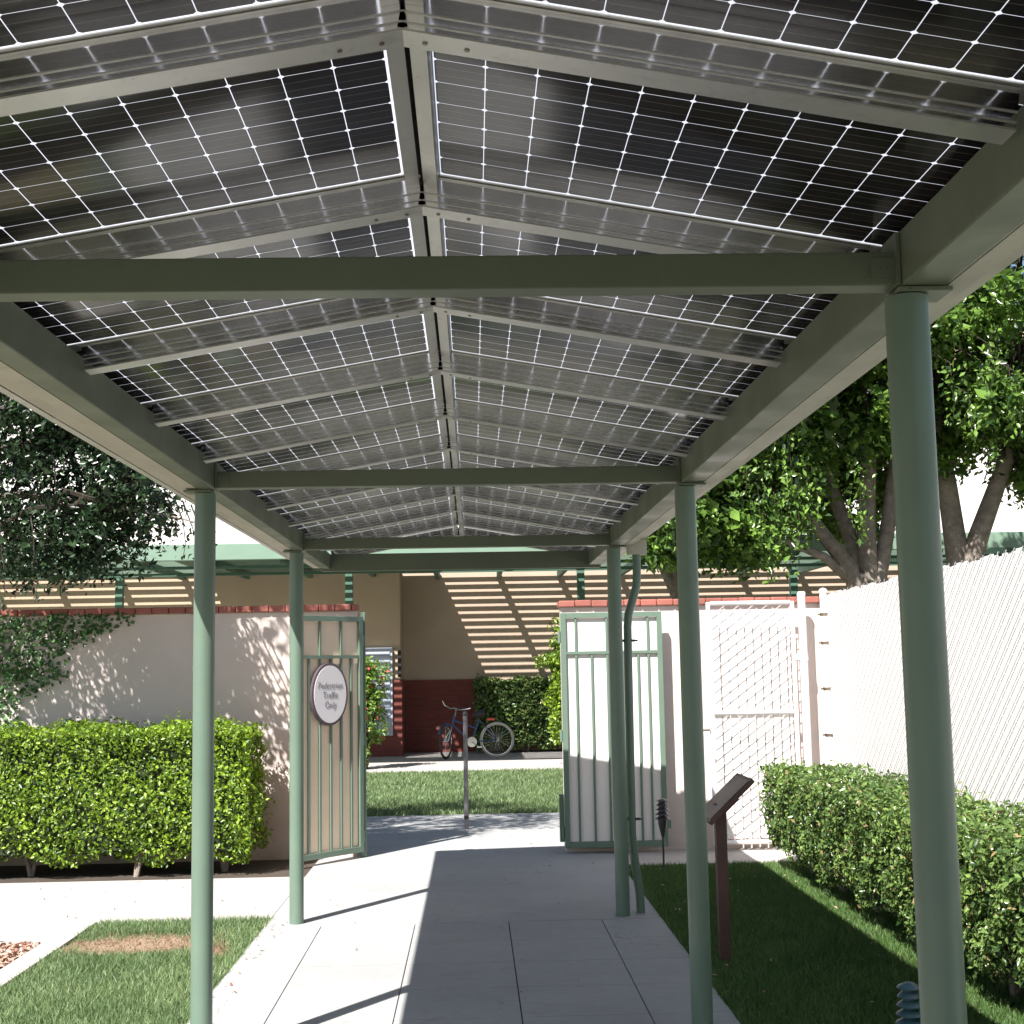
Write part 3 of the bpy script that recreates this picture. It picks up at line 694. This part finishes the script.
# left: dark tree leaning over the garden wall
limbsL = [([(-5.6, 12.9, -.1), (-5.5, 12.8, 1.5), (-5.2, 12.5, 2.8), (-4.7, 12.1, 3.8), (-4.2, 11.7, 4.6)], .2, .07),
          ([(-5.25, 12.5, 2.7), (-4.5, 11.8, 3.1), (-3.7, 11.3, 3.1), (-2.9, 11.0, 2.95), (-2.4, 10.9, 2.85), (-2.15, 10.85, 2.78), (-1.95, 10.85, 2.66)], .07, .003),
          ([(-5.0, 12.3, 3.3), (-4.2, 11.9, 3.6), (-3.4, 11.6, 3.6), (-2.9, 11.4, 3.4)], .07, .008)]
cl = ell(150, (-4.5, 12.1, 4.0), (2.0, 1.3, 1.6), lambda p: 2.4 + .4 * max(0, p[0] + 3.7)) + ell(80, (-3.7, 11.15, 3.15), (1.2, .42, .9), lambda p: 2.35 + .25 * max(0, p[0] + 3.4)) + ell(150, (-3.3, 11.2, 5.7), (1.9, 1.8, 1.0), 4.85) + ell(22, (-3.2, 10.9, 3.15), (.75, .3, .5), 2.45)
sprL = [(random.uniform(-4.3, -2.9), random.uniform(10.6, 11.5), random.uniform(2.5, 3.4), random.uniform(.25, .5)) for _ in range(26)]
sprL += [(-2.6 + .07 * i, 10.95, 2.95 - .035 * i, random.choice((.1, .18, .3))) for i in range(8)]
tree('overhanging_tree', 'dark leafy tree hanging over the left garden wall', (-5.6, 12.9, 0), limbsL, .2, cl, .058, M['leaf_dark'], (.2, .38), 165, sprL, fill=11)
# wisp of thin twigs at the eave
# climbing vine on the left wall
t = thing('climbing_vine', 'green climbing vine spreading over the far left of the garden wall', 'vine', (-4.3, 11.95, 0))
k = 8000; P = np.column_stack([rng.uniform(-5.6, -2.95, k), 11.985 - np.abs(rng.normal(0, .035, k)), rng.uniform(.9, 2.13, k)])
edge = -3.95 + 1.0 * np.clip((P[:, 2] - 1.15) / .95, 0, 1.1) ** 1.25 + .09 * np.sin(P[:, 2] * 13)
P = P[(P[:, 0] < edge - np.abs(rng.normal(0, .16, k)))]
leaves('foliage', P, np.tile([0, -1., .3], (len(P), 1)), .042, M['leaf_vine'], t, .7, .6)
mb = MB()
for i in range(16):
    x = random.uniform(-4.8, -4.25); pts = [(x, 11.985, .2)]
    tx = random.uniform(-4.6, -3.75)
    for j in range(1, 6): pts.append((x + (tx - x) * (j / 5) ** 1.5 + random.uniform(-.04, .04), 11.985, .2 + 1.85 * j / 5))
    mb.tube(pts, [.009, .008, .006, .005, .004, .003], 5, caps=False)
mb.build('stem', M['twig'], t)

# ------------------------------------------------------------------ far building, pergola
bd = thing('stucco_building', 'beige stucco building with red brick base behind the far lawn', 'building', (0, 26, 0))
MB().box((-12, 25.5, -.05), (-1.36, 30, 3.45)).build('wall', M['stucco_beige'], bd)
MB().box((-1.357, 26.5, -.05), (12, 30, 3.45)).build('wall', M['stucco_tan'], bd)
MB().cbox((-12, 25.46, -.04), (-1.33, 25.498, 1.40), .006).build('brick_base', M['brick'], bd)
MB().cbox((-1.354, 26.46, -.04), (.02, 26.498, 1.38), .006).box((-1.355, 25.502, -.04), (-1.325, 26.458, 1.4)).build('brick_base', M['brick'], bd)
w = MB().cbox((-2.6, 25.42, .38), (-1.50, 25.458, 2.0), .01).build('window', M['window'], bd)
mb = MB()
for i in range(19): mb.box((-2.55, 25.40, .44 + i * .08), (-1.55, 25.418, .49 + i * .08))
mb.build('shutter', M['window'], w)
MB().box((-1.40, 25.36, 1.45), (-1.335, 25.455, 1.95)).build('wall_lamp', M['black'], bd)
wb = thing('white_building', 'tall white building with a pink tiled roof far behind the pergola', 'building', (0, 36, 0))
MB().box((-30, 34, -.05), (34, 44, 8.6)).build('wall', M['stucco_far'], wb)
MB().cbox((-30.2, 33.8, 8.605), (34.2, 34.2, 8.8), .02).build('cornice', M['stucco_far'], wb)
rf = MB()
for i in range(22): rf.cbox((-30.5, 33.4 + i * .3, 8.82 + i * .13), (34.5, 33.75 + i * .3, 8.94 + i * .13), .03)
rf.build('roof', M['roof'], wb)
pg = thing('pergola', 'dark green slatted pergola with a light green fascia along the far building', 'pergola', (0, 22, 0))
MB().cbox((-12, 21.6, 3.37), (12, 21.72, 3.63), .01).build('fascia', M['green_light'], pg)
for z, y in ((3.25, 21.9), (3.17, 22.3)):
    MB().cbox((-12, y, z), (12, y + .05, z + .05), .004).build('purlin', M['green_dark'], pg)
for x in (-9.3, -5.62, -1.97, 1.75, 5.2, 8.9):
    MB().cbox((x * 1.1 - .065, 23.94, -.05), (x * 1.1 + .065, 24.07, 3.32), .006).build('post', M['green_dark'], pg)
ZS = 3.32
for i in range(20):
    x = -11.4 + 1.18 * i + .12
    if -1.7 < x < -.7: continue
    MB().box((x - .04, 21.73, ZS), (x + .04, (25.49 if x < -1.36 else 26.49), ZS + .12)).build('rafter', M['green_dark'], pg)
def slats(x0, x1, y0, y1):
    mb = MB(); y = y0
    while y < y1: mb.box((x0, y, ZS + .125), (x1, y + .047, ZS + .15)); y += .0945
    return mb.build('slats', M['green_light'], pg)
slats(-.62, 12, 21.75, 26.45); slats(-12, -4.95, 21.75, 25.45); slats(-2.75, -1.75, 22.7, 24.45)
MB().box((-4.94, 21.75, ZS + .125), (-2.76, 25.45, ZS + .16)).box((-1.74, 21.75, ZS + .125), (-.63, 26.45, ZS + .16)).box((-2.755, 24.5, ZS + .125), (-1.745, 25.45, ZS + .16)).box((-2.755, 21.75, ZS + .125), (-1.745, 22.68, ZS + .16)).build('roof_board', M['green_dark'], pg)
hedge('green hedge growing against the far building beside the brick base', .06, 3.4, 25.75, 26.4, .05, 1.36, 15000, .075, M['leaf_box'], [(1, 26), (2, 26)], 'flt', .08)
bush('flowering_shrub', 'tall shrub with red flowers in front of the pale blue shutter', (-1.78, 22.3, 1.05), (.36, .3, 1.0), 46, 4600, .075, M['leaf_flower'])
bush('leafy_shrub', 'tall bright green shrub just left of the right gate beyond the lawn', (1.5, 22.4, 1.25), (.42, .38, 1.2), 60, 6600, .075, M['leaf_hedge'])

# ------------------------------------------------------------------ bicycle
def ring(mb, c, R_, r, seg=44, s2=8, mi=0):
    pts = [(c[0] + R_ * math.cos(2 * math.pi * j / seg), c[1], c[2] + R_ * math.sin(2 * math.pi * j / seg)) for j in range(seg)]
    vs, fs = [], []
    for j, p in enumerate(pts):
        a = 2 * math.pi * j / seg; rad = Vector((math.cos(a), 0, math.sin(a)))
        for q in range(s2): b_ = 2 * math.pi * q / s2; vs.append(Vector(p) + rad * r * math.cos(b_) + Vector((0, 1, 0)) * r * math.sin(b_))
    for j in range(seg):
        for q in range(s2): fs.append((j * s2 + q, j * s2 + (q + 1) % s2, ((j + 1) % seg) * s2 + (q + 1) % s2, ((j + 1) % seg) * s2 + q))
    return mb.add(vs, fs, mi)
def wheel(tm, nm='wheel'):
    w_ = bpy.data.objects.new(nm, None); C.objects.link(w_); w_.empty_display_size = .1
    localpar(autosmooth(ring(MB(), (0, 0, 0), .295, .019).build('tyre', tm)), w_)
    rm = ring(MB(), (0, 0, 0), .270, .008, 44, 6); rm.tube([(0, -.04, 0), (0, .04, 0)], .02, 10)
    localpar(rm.build('rim', M['chrome']), w_)
    sp_ = MB()
    for j in range(24):
        a = 2 * math.pi * j / 24; sp_.tube([(0, .015 * (-1) ** j, 0), (.268 * math.cos(a), 0, .268 * math.sin(a))], .0013, 4, caps=False)
    localpar(sp_.build('spokes', M['chrome']), w_); return w_
bk = thing('bicycle', 'blue bicycle with pale tyres parked on the far walkway by the brick base', 'bicycle', (-.05, 24.5, 0), R(8))
rw = wheel(M['tyre_pale']); rw.parent = bk; rw.location = (.46, 0, .315)
fwh = wheel(M['tyre']); fwh.parent = bk; fwh.location = (-.47, -.10, .315); fwh.rotation_euler = (0, R(4), R(62))
f_ = MB(); hd = (-.30, 0, .72); hb = (-.34, 0, .60); bb = (.0, 0, .29); st = (.14, 0, .68)
for a, b_, r_ in ((hb, bb, .019), ((-.32, 0, .68), (.1, 0, .52), .017), (bb, st, .016), (bb, (.46, .05, .315), .010), (bb, (.46, -.05, .315), .010), (st, (.46, .05, .315), .009), (st, (.46, -.05, .315), .009), ((-.30, 0, .76), (-.345, 0, .58), .022)):
    f_.tube([a, b_], r_, 10)
localpar(autosmooth(f_.build('frame', M['blue'])), bk)
localpar(autosmooth(MB().tube([(-.345, 0, .58), (-.39, -.05, .5), (-.50, -.06, .315)], .012, 8).tube([(-.345, 0, .58), (-.38, -.11, .5), (-.44, -.14, .315)], .012, 8).build('fork', M['chrome'])), bk)
localpar(autosmooth(MB().tube([(-.29, 0, .74), (-.27, 0, .86), (-.31, -.02, .9)], .013, 8).tube([(-.49, .20, 1.02), (-.45, .19, .94), (-.36, .08, .88), (-.30, -.02, .89), (-.22, -.12, .86), (-.13, -.20, .87), (-.04, -.22, .89)], .012, 8).build('handlebar', M['chrome'])), bk)
localpar(autosmooth(MB().tube([(.14, 0, .66), (.16, 0, .76)], .012, 8).tube([(.02, 0, .775), (.12, 0, .78), (.24, 0, .80)], [.02, .05, .075], 12).build('seat', M['tyre'])), bk)
localpar(MB().tube([(0, -.06, .29), (.12, -.07, .2)], .008, 6).tube([(0, .06, .29), (-.12, .07, .38)], .008, 6).box((.08, -.13, .19), (.16, -.07, .21)).tube([(0, -.035, .29), (0, -.045, .29)], .09, 24).build('crank', M['chrome']), bk)
localpar(MB().cbox((.28, -.05, .66), (.42, .05, .70), .008).build('rack', M['red_reflector']), bk)
localpar(autosmooth(MB().tube([(-.60, -.10, .44), (-.56, -.12, .56), (-.48, -.12, .62), (-.40, -.1, .60)], .022, 8).build('mudguard', M['blue'])), bk)

# ------------------------------------------------------------------ small things
t = thing('bollard', 'thin grey metal post standing in the middle of the gateway', 'bollard', (-.09, 13.85, 0))
autosmooth(MB().tube([(-.09, 13.85, -.05), (-.09, 13.85, 1.12)], .022, 16).build('pole', M['post_grey'], t))
autosmooth(MB().lathe([(.025, 1.12), (.026, 1.14), (.02, 1.16), (.006, 1.166)], (-.09, 13.85), 16).build('cap', M['bronze'], t))
MB().lathe([(.025, .10), (.025, .13)], (-.09, 13.85), 16).build('collar', M['bronze'], t)
t = thing('information_stand', 'brown wooden stand with a tilted board on the shaded lawn', 'sign stand', (1.335, 7.52, 0))
MB().cbox((1.305, 7.49, -.05), (1.365, 7.55, .84), .005).build('post', M['brown'], t)
mt = Matrix.Translation((1.365, 7.52, .865)) @ Matrix.Rotation(-R(43), 4, 'Y')
MB().cbox((-.165, -.21, -.012), (.165, .21, .012), .004, 0, mt).build('board', M['brown'], t)
MB().box((-.145, -.19, .0125), (.145, .19, .0155), 0, mt).build('board_face', M['brown_face'], t)
MB().cbox((-.05, -.05, -.05), (.05, .05, -.0125), .004, 0, mt).build('bracket', M['brown'], t)
def path_light(label, loc, mat, h):
    t = thing('path_light', label, 'garden light', loc, group='garden path lights')
    localpar(MB().lathe([(.008, -.05), (.009, h - .25)], (0, 0), 8).build('stake', mat), t)
    localpar(autosmooth(MB().lathe([(.010, h - .27), (.022, h - .22), (.036, h - .16), (.036, h - .13)], (0, 0), 18).build('base_cone', mat)), t)
    z = h - .13
    for i in range(4):
        localpar(autosmooth(MB().lathe([(.030, z + i * .035 - .004), (.062 - .004 * i, z + i * .035), (.058 - .004 * i, z + i * .035 + .006), (.028, z + i * .035 + .022), (.028, z + i * .035 + .031)], (0, 0), 20).build('shade', mat)), t)
    localpar(autosmooth(MB().lathe([(.05, h + .0095), (.045, h + .016), (.02, h + .028), (.004, h + .032)], (0, 0), 18).build('cap', mat)), t)
    return t
path_light('dark tiered garden light on a stake beside the right gate', (1.47, 10.85, 0), M['bronze'], .52)
path_light('teal tiered garden light half hidden behind the nearest right post', (1.735, 5.6, 0), M['teal'], .28)

# ------------------------------------------------------------------ camera, light, render
cam = bpy.data.cameras.new('camera'); co = bpy.data.objects.new('camera', cam); C.objects.link(co)
r_ = Vector((.99943518, -.02832647, -.01808149)); u_ = Vector((.01474265, -.11393714, .99337857)); f_ = Vector((.03019906, .99308405, .11345518))
co.matrix_world = Matrix(((r_.x, u_.x, -f_.x, 0), (r_.y, u_.y, -f_.y, 0), (r_.z, u_.z, -f_.z, 1.6), (0, 0, 0, 1)))
cam.sensor_fit = 'HORIZONTAL'; cam.sensor_width = 36; cam.lens = 1357.27 / 1024 * 36; cam.clip_start = .05; cam.clip_end = 600
sc = bpy.context.scene; sc.camera = co
sun = bpy.data.lights.new('sun', 'SUN'); so = bpy.data.objects.new('sun', sun); C.objects.link(so)
sun.energy = 5.0; sun.angle = R(.5); sun.color = (1, .965, .915)
d = Vector((KX, KY, -1)).normalized(); so.rotation_euler = d.to_track_quat('-Z', 'Y').to_euler()
so.location = (-8, -12, 18)
w = bpy.data.worlds.new('World'); sc.world = w; w.use_nodes = True; nt = w.node_tree
bg = nt.nodes['Background']; sky = nt.nodes.new('ShaderNodeTexSky'); sky.sky_type = 'NISHITA'; sky.sun_disc = False
sky.sun_elevation = math.asin(-d.z); sky.sun_rotation = math.atan2(-d.x, -d.y) % (2 * math.pi)
sky.air_density = 1.2; sky.dust_density = 1.2; sky.ozone_density = 1.0
nt.links.new(sky.outputs[0], bg.inputs[0]); bg.inputs[1].default_value = .05
sc.render.engine = 'CYCLES'
sc.cycles.max_bounces = 8; sc.cycles.diffuse_bounces = 4; sc.cycles.glossy_bounces = 4; sc.cycles.transmission_bounces = 4
sc.view_settings.view_transform = 'Standard'; sc.view_settings.look = 'None'; sc.view_settings.gamma = 1
sc.view_settings.exposure = 1.4
